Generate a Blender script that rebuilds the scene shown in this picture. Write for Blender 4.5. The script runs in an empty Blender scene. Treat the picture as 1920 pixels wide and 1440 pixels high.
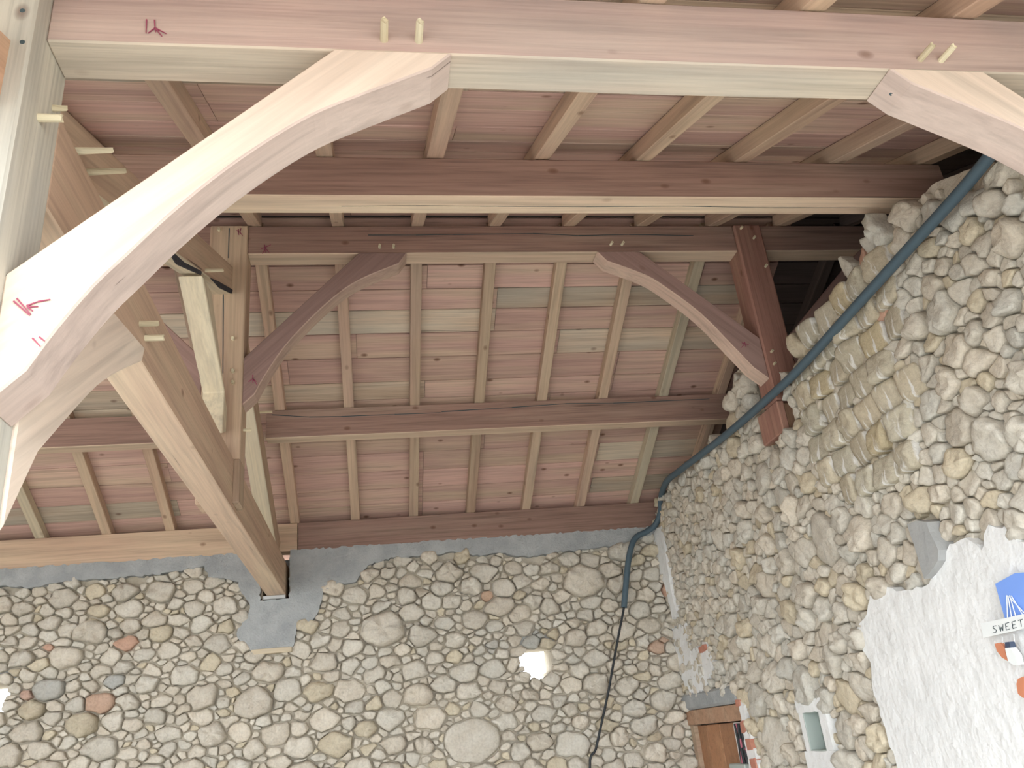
import bpy, bmesh, math, random
from mathutils import Vector, Matrix, noise, kdtree
random.seed(7)
scene = bpy.context.scene
H = 2.1                      # eye height above the floor; every z below is measured from the eye

# ------------------------------------------------------------------ camera
F, PITCH, YAW, ROLL = 1546.47, 0.406301, 0.183543, -0.106580
fw = Vector((math.sin(YAW)*math.cos(PITCH), math.cos(YAW)*math.cos(PITCH), math.sin(PITCH)))
rt = Vector((math.cos(YAW), -math.sin(YAW), 0.0)); up = rt.cross(fw)
c_, s_ = math.cos(ROLL), math.sin(ROLL)
CX, CY = c_*rt + s_*up, -s_*rt + c_*up
cam_data = bpy.data.cameras.new('camera'); cam = bpy.data.objects.new('camera', cam_data)
scene.collection.objects.link(cam)
cam.matrix_world = Matrix(((CX.x, CY.x, -fw.x, 0), (CX.y, CY.y, -fw.y, 0), (CX.z, CY.z, -fw.z, H), (0, 0, 0, 1)))
cam_data.sensor_width = 36.0; cam_data.lens = 36.0*F/1920.0; cam_data.clip_start = 0.05
scene.camera = cam
# ------------------------------------------------------------------ sky, sun, exposure
world = bpy.data.worlds.new('sky'); scene.world = world; world.use_nodes = True
bg = world.node_tree.nodes['Background']; bg.inputs[0].default_value = (0.92, 0.965, 1.0, 1); bg.inputs[1].default_value = 3.0
vs = scene.view_settings
vs.view_transform = 'Standard'; vs.look = 'None'; vs.gamma = 1.0; vs.use_curve_mapping = False; vs.exposure = 1.12

# ------------------------------------------------------------------ photo pixel -> direction -> point on a surface
def ray(q):
    return CX*((q[0]-960)/F) + CY*(-(q[1]-720)/F) + fw
def at_y(q, y): d = ray(q); return d*(y/d.y)
def at_x(q, x): d = ray(q); return d*(x/d.x)
Y3, W3, Z3, TB, TF = 5.0, 0.145, 3.453, 0.475, 0.4208
def roof_z(y):               # underside of the rafters
    return Z3 - TB*(y-Y3-W3) if y > Y3+W3 else (Z3 if y > Y3 else Z3 + TF*(y-Y3))

# ------------------------------------------------------------------ materials
def nodes_of(name):
    m = bpy.data.materials.new(name); m.use_nodes = True
    nt = m.node_tree; b = nt.nodes['Principled BSDF']
    def N(t, **k):
        n = nt.nodes.new(t)
        for a, v in k.items(): setattr(n, a, v)
        return n
    return m, nt, b, N, nt.links.new
def ramp(N, L, fac, stops):
    r = N('ShaderNodeValToRGB'); e = r.color_ramp.elements
    while len(e) < len(stops): e.new(0.5)
    for el, (p, c) in zip(e, stops):
        el.position = p; el.color = (c, c, c, 1) if isinstance(c, (int, float)) else (*c, 1)
    L(fac, r.inputs[0]); return r.outputs[0]
def mix(N, L, fac, a, b, mode='MIX'):
    m = N('ShaderNodeMix', data_type='RGBA', blend_type=mode)
    for i, v in ((0, fac), (6, a), (7, b)):
        if isinstance(v, (int, float)): m.inputs[i].default_value = v
        elif isinstance(v, tuple): m.inputs[i].default_value = (*v, 1)
        else: L(v, m.inputs[i])
    return m.outputs[2]
def wood(name, heart, sap, sapness=0.5, dark=0.55, rough=0.75, grey=0.0, knots=0.6, vary=0.22):
    m, nt, b, N, L = nodes_of(name)
    tc = N('ShaderNodeTexCoord'); oi = N('ShaderNodeObjectInfo')
    off = N('ShaderNodeVectorMath', operation='SCALE'); off.inputs[0].default_value = (37.0, 91.0, 53.0); L(oi.outputs['Random'], off.inputs['Scale'])
    add = N('ShaderNodeVectorMath', operation='ADD'); L(tc.outputs['Object'], add.inputs[0]); L(off.outputs[0], add.inputs[1])
    def stretched(sx, sy, sz):
        mp = N('ShaderNodeMapping'); mp.inputs['Scale'].default_value = (sx, sy, sz); L(add.outputs[0], mp.inputs[0]); return mp.outputs[0]
    big = N('ShaderNodeTexNoise'); big.inputs['Scale'].default_value = 1.0; big.inputs['Detail'].default_value = 3; L(stretched(0.55, 5.5, 5.5), big.inputs['Vector'])
    fine = N('ShaderNodeTexNoise'); fine.inputs['Scale'].default_value = 1.0; fine.inputs['Detail'].default_value = 5; fine.inputs['Roughness'].default_value = 0.65; L(stretched(1.6, 60, 60), fine.inputs['Vector'])
    mid = N('ShaderNodeTexNoise'); mid.inputs['Scale'].default_value = 1.0; mid.inputs['Detail'].default_value = 4; mid.inputs['Distortion'].default_value = 0.6; L(stretched(0.8, 18, 18), mid.inputs['Vector'])
    s = N('ShaderNodeMath', operation='ADD'); L(big.outputs[0], s.inputs[0]); s.inputs[1].default_value = sapness-0.5
    f = ramp(N, L, s.outputs[0], [(0.40, 0.0), (0.62, 1.0)])
    col = mix(N, L, f, heart, sap)
    g = ramp(N, L, fine.outputs[0], [(0.30, dark), (0.55, 1.0), (0.8, 1.12)])
    col = mix(N, L, 0.75, col, g, 'MULTIPLY')
    g2 = ramp(N, L, mid.outputs[0], [(0.30, 0.72), (0.5, 1.0), (0.75, 1.1)])
    col = mix(N, L, 0.7, col, g2, 'MULTIPLY')
    # knots
    vo = N('ShaderNodeTexVoronoi'); vo.inputs['Scale'].default_value = 1.0; L(stretched(3.4, 5.5, 5.5), vo.inputs['Vector'])
    k = ramp(N, L, vo.outputs['Distance'], [(0.04, 1.0), (0.085, 0.55), (0.12, 0.0)])
    kk = N('ShaderNodeMath', operation='MULTIPLY'); L(k, kk.inputs[0]); kk.inputs[1].default_value = knots
    col = mix(N, L, kk.outputs[0], col, (0.16, 0.075, 0.045))
    # shake cracks along the grain
    cr = N('ShaderNodeTexNoise'); cr.inputs['Scale'].default_value = 1.0; cr.inputs['Detail'].default_value = 2; L(stretched(0.7, 30, 30), cr.inputs['Vector'])
    ck = ramp(N, L, cr.outputs[0], [(0.235, 0.75), (0.262, 0.0)])
    col = mix(N, L, ck, col, (0.07, 0.045, 0.035))
    v = N('ShaderNodeMapRange'); L(oi.outputs['Random'], v.inputs[0]); v.inputs[3].default_value = 1-vary; v.inputs[4].default_value = 1+vary*0.6
    col = mix(N, L, 1.0, col, v.outputs[0], 'MULTIPLY')
    if grey:
        st = N('ShaderNodeTexNoise'); st.inputs['Scale'].default_value = 1.0; st.inputs['Detail'].default_value = 4; L(stretched(0.9, 4, 4), st.inputs['Vector'])
        gm = ramp(N, L, st.outputs[0], [(0.42, 0.0), (0.68, grey)])
        col = mix(N, L, gm, col, (0.30, 0.31, 0.30))
    L(col, b.inputs['Base Color']); b.inputs['Roughness'].default_value = rough; b.inputs['Specular IOR Level'].default_value = 0.25
    bp = N('ShaderNodeBump'); bp.inputs['Strength'].default_value = 0.25; bp.inputs['Distance'].default_value = 0.004; L(fine.outputs[0], bp.inputs['Height']); L(bp.outputs[0], b.inputs['Normal'])
    return m
PINK, SAP = (0.53, 0.285, 0.225), (0.60, 0.44, 0.285)
M = {}
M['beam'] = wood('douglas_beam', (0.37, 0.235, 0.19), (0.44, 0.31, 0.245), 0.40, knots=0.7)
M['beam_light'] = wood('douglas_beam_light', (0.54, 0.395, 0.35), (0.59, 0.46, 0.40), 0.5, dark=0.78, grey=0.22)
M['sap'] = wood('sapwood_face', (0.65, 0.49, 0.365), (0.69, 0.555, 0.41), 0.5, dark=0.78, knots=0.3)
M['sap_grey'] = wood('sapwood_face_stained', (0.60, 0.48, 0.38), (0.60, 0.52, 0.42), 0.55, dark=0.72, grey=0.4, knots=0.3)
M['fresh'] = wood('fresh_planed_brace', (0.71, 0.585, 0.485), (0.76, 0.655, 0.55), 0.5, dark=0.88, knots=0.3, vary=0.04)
M['fresh_soffit'] = wood('brace_dark_soffit', (0.54, 0.43, 0.38), (0.59, 0.48, 0.425), 0.45, dark=0.85, knots=0.2, vary=0.04)  # downward faces of the near braces, darker than their fronts
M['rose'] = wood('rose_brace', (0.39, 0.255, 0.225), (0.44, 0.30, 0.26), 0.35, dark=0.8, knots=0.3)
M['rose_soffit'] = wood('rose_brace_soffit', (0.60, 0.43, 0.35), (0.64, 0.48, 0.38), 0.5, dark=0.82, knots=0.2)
M['board'] = wood('roof_board', (0.60, 0.395, 0.335), (0.64, 0.475, 0.36), 0.45, dark=0.68, knots=0.85, vary=0.17)
M['board_sap'] = wood('roof_board_sapwood', (0.60, 0.45, 0.33), (0.63, 0.53, 0.41), 0.55, dark=0.62, knots=0.7, grey=0.3)
M['board_shade'] = wood('loft_shade_board', (0.10, 0.075, 0.07), (0.13, 0.10, 0.09), 0.5, dark=0.7, knots=0.3)  # loft shade put into the colour of its boards and rafters
M['rafter'] = wood('rafter_wood', (0.60, 0.42, 0.315), (0.66, 0.50, 0.355), 0.5, dark=0.75, knots=0.6, grey=0.12)
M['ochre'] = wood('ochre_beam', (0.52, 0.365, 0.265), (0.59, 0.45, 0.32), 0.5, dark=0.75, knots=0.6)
M['straw'] = wood('straw_strut', (0.65, 0.55, 0.40), (0.69, 0.60, 0.44), 0.5, dark=0.8, knots=0.3, grey=0.2)
M['weathered'] = wood('weathered_post', (0.56, 0.54, 0.48), (0.61, 0.57, 0.48), 0.5, dark=0.68, knots=0.7, grey=0.55)
M['orange'] = wood('orange_pine', (0.53, 0.33, 0.22), (0.57, 0.385, 0.265), 0.4, dark=0.75, knots=0.7)
M['redpost'] = wood('red_post', (0.34, 0.18, 0.14), (0.40, 0.245, 0.18), 0.4, dark=0.65, knots=0.7)
M['peg'] = wood('peg_oak', (0.70, 0.61, 0.42), (0.76, 0.69, 0.50), 0.5, dark=0.8, knots=0.0)
M['door'] = wood('varnished_door', (0.38, 0.19, 0.10), (0.43, 0.23, 0.125), 0.4, dark=0.8, knots=0.1, rough=0.45)

def plain(name, col, rough=0.8, metal=0.0, bump=0.0, bscale=40, vary=0.0, vcol=None, vscale=6):
    m, nt, b, N, L = nodes_of(name)
    b.inputs['Base Color'].default_value = (*col, 1); b.inputs['Roughness'].default_value = rough; b.inputs['Metallic'].default_value = metal
    tc = N('ShaderNodeTexCoord')
    if vcol:
        t = N('ShaderNodeTexNoise'); t.inputs['Scale'].default_value = vscale; t.inputs['Detail'].default_value = 5; L(tc.outputs['Object'], t.inputs['Vector'])
        L(mix(N, L, ramp(N, L, t.outputs[0], [(0.35, 0.0), (0.68, 1.0)]), col, vcol), b.inputs['Base Color'])
    if bump:
        t = N('ShaderNodeTexNoise'); t.inputs['Scale'].default_value = bscale; t.inputs['Detail'].default_value = 6; L(tc.outputs['Object'], t.inputs['Vector'])
        bp = N('ShaderNodeBump'); bp.inputs['Strength'].default_value = bump; bp.inputs['Distance'].default_value = 0.02; L(t.outputs[0], bp.inputs['Height']); L(bp.outputs[0], b.inputs['Normal'])
    return m
def stone_mat(name, a, c, streak=False):
    m, nt, b, N, L = nodes_of(name)
    at = N('ShaderNodeAttribute', attribute_name='tint'); tc = N('ShaderNodeTexCoord')
    t = N('ShaderNodeTexNoise'); t.inputs['Scale'].default_value = 9; t.inputs['Detail'].default_value = 6; t.inputs['Roughness'].default_value = 0.6; L(tc.outputs['Object'], t.inputs['Vector'])
    col = mix(N, L, ramp(N, L, t.outputs[0], [(0.35, 0.0), (0.65, 1.0)]), a, c)
    col = mix(N, L, 1.0, col, at.outputs['Color'], 'MULTIPLY')
    t2 = N('ShaderNodeTexNoise'); t2.inputs['Scale'].default_value = 55; t2.inputs['Detail'].default_value = 5; L(tc.outputs['Object'], t2.inputs['Vector'])
    col = mix(N, L, 0.55, col, ramp(N, L, t2.outputs[0], [(0.3, 0.75), (0.55, 1.0), (0.8, 1.08)]), 'MULTIPLY')
    if streak:
        mp = N('ShaderNodeMapping'); mp.inputs['Scale'].default_value = (6, 34, 3.2); L(tc.outputs['Object'], mp.inputs[0])
        t3 = N('ShaderNodeTexNoise'); t3.inputs['Scale'].default_value = 1.0; t3.inputs['Detail'].default_value = 3; L(mp.outputs[0], t3.inputs['Vector'])
        col = mix(N, L, ramp(N, L, t3.outputs[0], [(0.535, 0.0), (0.60, 0.9)]), col, (0.80, 0.79, 0.76))
    L(col, b.inputs['Base Color']); b.inputs['Roughness'].default_value = 0.95; b.inputs['Specular IOR Level'].default_value = 0.1
    t4 = N('ShaderNodeTexNoise'); t4.inputs['Scale'].default_value = 15; t4.inputs['Detail'].default_value = 8; t4.inputs['Roughness'].default_value = 0.65; L(tc.outputs['Object'], t4.inputs['Vector'])
    bp = N('ShaderNodeBump'); bp.inputs['Strength'].default_value = 0.7; bp.inputs['Distance'].default_value = 0.02; L(t4.outputs[0], bp.inputs['Height']); L(bp.outputs[0], b.inputs['Normal'])
    return m
M['stone'] = stone_mat('limestone_rubble', (0.60, 0.55, 0.465), (0.67, 0.635, 0.56))
M['tuff'] = stone_mat('tuff_block', (0.53, 0.475, 0.365), (0.58, 0.53, 0.42), True)
M['mortar'] = plain('earth_mortar', (0.50, 0.445, 0.355), 0.97, bump=0.9, bscale=22, vcol=(0.59, 0.535, 0.45), vscale=5)
M['concrete'] = plain('grey_concrete', (0.33, 0.35, 0.36), 0.9, bump=0.5, bscale=45, vcol=(0.43, 0.45, 0.455), vscale=7)
M['plaster'] = plain('white_lime_plaster', (0.86, 0.87, 0.87), 0.95, bump=0.9, bscale=14, vcol=(0.78, 0.79, 0.79), vscale=5)
M['floor'] = plain('pale_concrete_floor', (0.55, 0.53, 0.50), 0.9, bump=0.2, bscale=10, vcol=(0.48, 0.46, 0.43), vscale=1.2)
M['ground'] = plain('pale_gravel', (0.52, 0.50, 0.46), 0.95, bump=0.5, bscale=30, vcol=(0.45, 0.43, 0.39), vscale=2)
M['pipe'] = plain('blue_grey_conduit', (0.075, 0.12, 0.155), 0.55)
M['black'] = plain('black_rubber', (0.015, 0.02, 0.025), 0.5)
M['underlay'] = plain('roof_underlay', (0.10, 0.085, 0.075), 0.9)
M['mark'] = plain('crimson_crayon', (0.32, 0.07, 0.12), 0.8)
M['steel'] = plain('galvanised_steel', (0.45, 0.46, 0.46), 0.5, 0.7)
M['slate'] = plain('grey_slab', (0.36, 0.37, 0.37), 0.9, bump=0.4, bscale=20, vcol=(0.42, 0.42, 0.41))
M['boxgrey'] = plain('grey_green_plastic', (0.42, 0.48, 0.45), 0.5)
M['blue'] = plain('sky_blue_paint', (0.20, 0.36, 0.85), 0.6)
M['white'] = plain('white_paint', (0.82, 0.85, 0.85), 0.6)
M['terracotta'] = plain('terracotta', (0.62, 0.24, 0.13), 0.7)
M['navy'] = plain('navy_cap', (0.05, 0.07, 0.12), 0.6)
M['pinkwire'] = plain('pink_wire', (0.55, 0.16, 0.22), 0.5)
M['string'] = plain('white_string', (0.80, 0.82, 0.82), 0.8)
M['ink'] = plain('dark_ink', (0.06, 0.09, 0.10), 0.8)
M['bark'] = plain('black_bark', (0.035, 0.035, 0.045), 0.95, bump=0.8, bscale=30)
M['brick'] = plain('red_brick', (0.50, 0.20, 0.14), 0.9, bump=0.4, vcol=(0.56, 0.28, 0.2))

# ------------------------------------------------------------------ object helpers
def link(name, me, mats, parent=None, loc=None, mat=None):
    o = bpy.data.objects.new(name, me); scene.collection.objects.link(o)
    if me is not None:
        for m in (mats if isinstance(mats, (list, tuple)) else [mats]): me.materials.append(M[m])
    if mat is not None: o.matrix_world = mat
    elif loc is not None: o.location = loc
    if parent is None: o.matrix_world = Matrix.Translation((0, 0, H)) @ (mat if mat is not None else Matrix.Translation(loc or (0, 0, 0)))
    else:
        o.parent = parent
        local = mat if mat is not None else Matrix.Translation(loc or (0, 0, 0))       # given in eye coordinates
        o.matrix_parent_inverse = Matrix.Identity(4)
        o.matrix_basis = world_of(parent).inverted() @ (Matrix.Translation((0, 0, H)) @ local)
    return o
def world_of(o):
    return o.matrix_basis if o.parent is None else world_of(o.parent) @ o.matrix_basis
def tag(o, label=None, cat=None, group=None, kind=None):
    for k, v in (('label', label), ('category', cat), ('group', group), ('kind', kind)):
        if v: o[k] = v
    return o
def mesh(bm, name, smooth=False):
    bmesh.ops.recalc_face_normals(bm, faces=bm.faces)
    me = bpy.data.meshes.new(name); bm.to_mesh(me); bm.free()
    if smooth: me.polygons.foreach_set('use_smooth', [True]*len(me.polygons))
    return me
def frame(o, ax, side):
    x = Vector(ax).normalized(); z = x.cross(Vector(side)).normalized(); y = z.cross(x)
    return Matrix(((x.x, y.x, z.x, o[0]), (x.y, y.y, z.y, o[1]), (x.z, y.z, z.z, o[2]), (0, 0, 0, 1)))
def prism_bm(outline, t0, t1, bevel=0.004, down_slot=None):
    """outline in local (x,z), extruded along local y from t0 to t1"""
    bm = bmesh.new()
    a = [bm.verts.new((x, t0, z)) for x, z in outline]; b = [bm.verts.new((x, t1, z)) for x, z in outline]
    bm.faces.new(a); bm.faces.new(b[::-1]); n = len(a)
    for i in range(n): bm.faces.new((a[i], b[i], b[(i+1) % n], a[(i+1) % n]))
    bmesh.ops.recalc_face_normals(bm, faces=bm.faces)
    if bevel: bmesh.ops.bevel(bm, geom=[e for e in bm.edges if e.calc_face_angle(0) > 0.5], offset=bevel, segments=1, affect='EDGES', profile=0.5)
    if down_slot is not None:
        bm.normal_update()
        for f in bm.faces:
            if f.normal.z < -0.3: f.material_index = down_slot
    return bm
def beam(name, p0, p1, w, h, mats, parent=None, side=(0, 1, 0), bevel=0.005, slot=None, drop0=0.0, drop1=0.0, seg=1):
    """p0-p1 runs along the middle of the top face; w along side, h downwards; drop = slope of the top across the width"""
    p0, p1 = Vector(p0), Vector(p1); L = (p1-p0).length
    mt = frame(p0, p1-p0, side)
    bm = bmesh.new()
    sec = [(-w/2, drop0), (w/2, drop1), (w/2, -h), (-w/2, -h)]
    rings = []
    for i in range(seg+1):
        x = L*i/seg
        rings.append([bm.verts.new((x, y + (random.uniform(-.002, .002) if 0 < i < seg else 0), z + (random.uniform(-.002, .002) if 0 < i < seg else 0))) for y, z in sec])
    for r, s in zip(rings, rings[1:]):
        for j in range(4): bm.faces.new((r[j], r[(j+1) % 4], s[(j+1) % 4], s[j]))
    bm.faces.new(rings[0]); bm.faces.new(rings[-1][::-1])
    bmesh.ops.recalc_face_normals(bm, faces=bm.faces)
    if bevel: bmesh.ops.bevel(bm, geom=[e for e in bm.edges if e.calc_face_angle(0) > 0.6], offset=bevel, segments=1, affect='EDGES')
    if slot is not None:
        bm.normal_update()
        for f in bm.faces:
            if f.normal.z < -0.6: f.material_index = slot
    return link(name, mesh(bm, name), mats, parent, mat=mt)
def box(name, lo, hi, mat, parent=None, bevel=0.003):
    lo, hi = Vector(lo), Vector(hi); c = (lo+hi)/2; c.z = lo.z; d = (hi-lo)/2
    bm = bmesh.new(); bmesh.ops.create_cube(bm, size=2)
    for v in bm.verts: v.co = Vector((v.co.x*d.x, v.co.y*d.y, (v.co.z+1)*d.z))
    if bevel: bmesh.ops.bevel(bm, geom=bm.edges[:], offset=bevel, segments=1, affect='EDGES')
    return link(name, mesh(bm, name), mat, parent, loc=c)
def rod(name, p0, p1, r, mat, parent=None, n=10, taper=1.0, chisel=False):
    p0, p1 = Vector(p0), Vector(p1); d = p1-p0
    s = Vector((0, 0, 1)) if abs(d.normalized().z) < 0.9 else Vector((0, 1, 0))
    mt = frame(p0, d, s); L = d.length; bm = bmesh.new()
    a = [bm.verts.new((0, r*math.cos(2*math.pi*i/n), r*math.sin(2*math.pi*i/n))) for i in range(n)]
    b = [bm.verts.new((L*(1-.03*(i % 3)), r*taper*math.cos(2*math.pi*i/n), (r*(0.15 if chisel else taper))*math.sin(2*math.pi*i/n))) for i in range(n)]
    for i in range(n): bm.faces.new((a[i], a[(i+1) % n], b[(i+1) % n], b[i]))
    bm.faces.new(a); bm.faces.new(b)
    return link(name, mesh(bm, name), mat, parent, mat=mt)
def tube(name, pts, r, mat, parent=None, n=10, sub=8):
    P = [Vector(p) for p in pts]; path = []
    for i in range(len(P)-1):
        a, b, c, d = P[max(i-1, 0)], P[i], P[i+1], P[min(i+2, len(P)-1)]
        for k in range(sub):
            t = k/sub
            path.append(0.5*((2*b) + (c-a)*t + (2*a-5*b+4*c-d)*t*t + (3*b-a-3*c+d)*t**3))
    path.append(P[-1]); o = path[-1] if path[-1].z < path[0].z else path[0]; o = Vector(o)
    bm = bmesh.new(); prev = None; u = None
    for i, p in enumerate(path):
        t = (path[min(i+1, len(path)-1)]-path[max(i-1, 0)]).normalized()
        if u is None: u = t.orthogonal().normalized()
        u = (u - t*u.dot(t)).normalized(); v = t.cross(u)
        ring = [bm.verts.new(p-o + r*(math.cos(2*math.pi*k/n)*u + math.sin(2*math.pi*k/n)*v)) for k in range(n)]
        if prev:
            for k in range(n): bm.faces.new((prev[k], prev[(k+1) % n], ring[(k+1) % n], ring[k]))
        else: bm.faces.new(ring)
        prev = ring
    bm.faces.new(prev)
    return link(name, mesh(bm, name, True), mat, parent, loc=o)
def strokes(name, polylines, nrm, width, mat, parent):
    """crayon or ink strokes lying on a face whose outward normal is nrm"""
    nrm = Vector(nrm); o = Vector(polylines[0][0]); bm = bmesh.new()
    for pl in polylines:
        pl = [Vector(p)+nrm*0.0025-o for p in pl]
        for a, b in zip(pl, pl[1:]):
            s = (b-a).cross(nrm).normalized()*width/2
            q = [bm.verts.new(c) for c in (a-s, a+s, b+s*0.6, b-s*0.6)]
            bm.faces.new(q)
            bm.faces.new([bm.verts.new(v.co-nrm*0.002) for v in reversed(q)])
    return link(name, mesh(bm, name), mat, parent, loc=o)

# ================================================================== THE SETTING
GX = 2.82                    # inner face of the stone gable wall
YB = 8.0                     # inner face of the rear eave wall
XL, XR = -6.4, 5.6           # the building goes on left of the frame and behind the gable
bm = bmesh.new(); q = [bm.verts.new(p) for p in ((XL, 0.2, 0), (XR, 0.2, 0), (XR, 8.6, 0), (XL, 8.6, 0))]; bm.faces.new(q)
r_ = bmesh.ops.extrude_face_region(bm, geom=bm.faces[:])
for v in r_['geom']:
    if isinstance(v, bmesh.types.BMVert): v.co.z = -0.12
tag(link('floor', mesh(bm, 'floor'), 'floor', loc=(0, 0, -H)), 'pale concrete floor slab', None, None, 'structure')
bm = bmesh.new(); q = [bm.verts.new(p) for p in ((-40, -45, 0), (40, -45, 0), (40, 45, 0), (-40, 45, 0))]; bm.faces.new(q)
tag(link('ground', mesh(bm, 'ground'), 'ground', loc=(0, 0, -H-0.125)), 'pale gravel ground around the barn', None, None, 'structure')

# ---- rubble masonry: weighted cells packed big stones first
def pack(u0, u1, v0, v1, fixed, radii, tries, allowed, maxr, asp, seed):
    rnd = random.Random(seed); S = list(fixed); cell = 0.25; grid = {}
    def put(i):
        u, v, r = S[i][:3]; grid.setdefault((int(u//cell), int(v*asp//cell)), []).append(i)
    for i in range(len(S)): put(i)
    rm = max([s[2] for s in S]+[radii[0]])
    for r, n in zip(radii, tries):
        for _ in range(n):
            u, v = rnd.uniform(u0, u1), rnd.uniform(v0, v1)
            if not allowed(u, v): continue
            rr = r*rnd.uniform(0.82, 1.15)
            if rr > maxr(u, v): continue
            ok = True; k = int((rm+rr)//cell)+1; a, b = int(u//cell), int(v*asp//cell)
            for i in range(a-k, a+k+1):
                for j in range(b-k, b+k+1):
                    for s in grid.get((i, j), ()):
                        du, dv = S[s][0]-u, (S[s][1]-v)*asp
                        if du*du+dv*dv < ((S[s][2]+rr)*0.90)**2: ok = False; break
                    if not ok: break
                if not ok: break
            if ok: S.append((u, v, rr, None)); put(len(S)-1)
    return S
def cells(S, u0, u1, v0, v1, asp):
    kd = kdtree.KDTree(len(S))
    for i, s in enumerate(S): kd.insert((s[0], s[1]*asp, 0), i)
    kd.balance(); out = []
    for i, s in enumerate(S):
        R = s[2]*2.2+0.05; cu, cv = s[0], s[1]*asp
        poly = [(cu-R, cv-R), (cu+R, cv-R), (cu+R, cv+R), (cu-R, cv+R)]
        for co, j, d in kd.find_n((cu, cv, 0), 36):
            if j == i or d < 1e-6: continue
            dx, dy = co[0]-cu, co[1]-cv; rj = S[j][2]
            t = 0.5*(d*d + (s[2]**2-rj**2))/d          # power bisector
            nx, ny = dx/d, dy/d; new = []
            for (ax, ay), (bx, by) in zip(poly, poly[1:]+poly[:1]):
                da, db = (ax-cu)*nx+(ay-cv)*ny-t, (bx-cu)*nx+(by-cv)*ny-t
                if da <= 0: new.append((ax, ay))
                if da*db < 0:
                    k = da/(da-db); new.append((ax+(bx-ax)*k, ay+(by-ay)*k))
            poly = new
            if len(poly) < 3: break
        out.append([(x, y/asp) for x, y in poly] if len(poly) >= 3 else None)
    return out
def stone_geo(poly, joint, depth, rnd, blocky=False):
    """rounded, rough stone over a cell; returns centre, verts (u,v,height), faces"""
    n = len(poly); A = cu = cv = 0
    for (x0, y0), (x1, y1) in zip(poly, poly[1:]+poly[:1]):
        k = x0*y1-x1*y0; A += k; cu += (x0+x1)*k; cv += (y0+y1)*k
    if abs(A) < 1e-5: return None
    cu /= 3*A; cv /= 3*A; size = math.sqrt(abs(A)/2)
    if size < 0.018: return None
    w = 0.10 if blocky else rnd.choice((0.10, 0.16, 0.24))
    pts = [p for (x0, y0), (x1, y1) in zip(poly, poly[1:]+poly[:1]) for p in ((x0+(x1-x0)*w, y0+(y1-y0)*w), (x1+(x0-x1)*w, y1+(y0-y1)*w))]
    pts = [pts[i] for i in range(len(pts)) if math.dist(pts[i], pts[i-1]) > 0.005]
    ext = []
    for (x0, y0), (x1, y1) in zip(pts, pts[1:]+pts[:1]):
        n2 = min(4, 1+int(math.hypot(x1-x0, y1-y0)/0.035))
        ext += [(x0+(x1-x0)*k/n2, y0+(y1-y0)*k/n2) for k in range(n2)]
    pts = ext
    if len(pts) > 26:
        st = len(pts)/26; pts = [pts[int(i*st)] for i in range(26)]
    m = len(pts)
    if m < 4: return None
    A1 = 0.006 if blocky else min(0.036, size*0.33)      # one wavy field for all, so that the joints still fit
    def warp(x, y):
        a = noise.noise_vector((x*9, y*9, 4.2)); b = noise.noise_vector((x*28, y*28, 9.1))
        return x+A1*a.x+0.25*A1*b.x, y+A1*a.y+0.25*A1*b.y
    pts = [warp(x, y) for x, y in pts]
    sh = max(0.6, 1-joint/size*1.4); sd = rnd.random()*99
    h = min(depth, size*0.42)*rnd.uniform(0.35, 1.25); tu, tv = rnd.uniform(-.26, .26), rnd.uniform(-.26, .26)
    V = []; Fc = []
    prof = ((1.0, -0.045), (0.985, 0.5*h), (0.92, 0.85*h), (0.70, h), (0.36, 1.03*h))
    for s, z in prof:
        for x, y in pts:
            dx, dy = (x-cu)*sh*s, (y-cv)*sh*s
            q = (cu+dx, cv+dy)
            rough = noise.noise((q[0]*16, q[1]*16, sd))*0.55+noise.noise((q[0]*42, q[1]*42, sd))*0.30
            k = 1+0.05*noise.noise((x*45+sd, y*45, z*30))
            zz = z + (tu*dx+tv*dy + rough*max(h, 0.012)*(0.9 if not blocky else 0.5) if z > 0 else 0)
            V.append((dx*k, dy*k, zz))
    V.append((0, 0, h*(1+0.25*noise.noise((sd, cu*9, cv*9)))))
    for a in range(4):
        for i in range(m): Fc.append((a*m+i, a*m+(i+1) % m, (a+1)*m+(i+1) % m, (a+1)*m+i))
    for i in range(m): Fc.append((4*m+i, 4*m+(i+1) % m, 5*m))
    return (cu, cv), V, Fc, size
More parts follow.
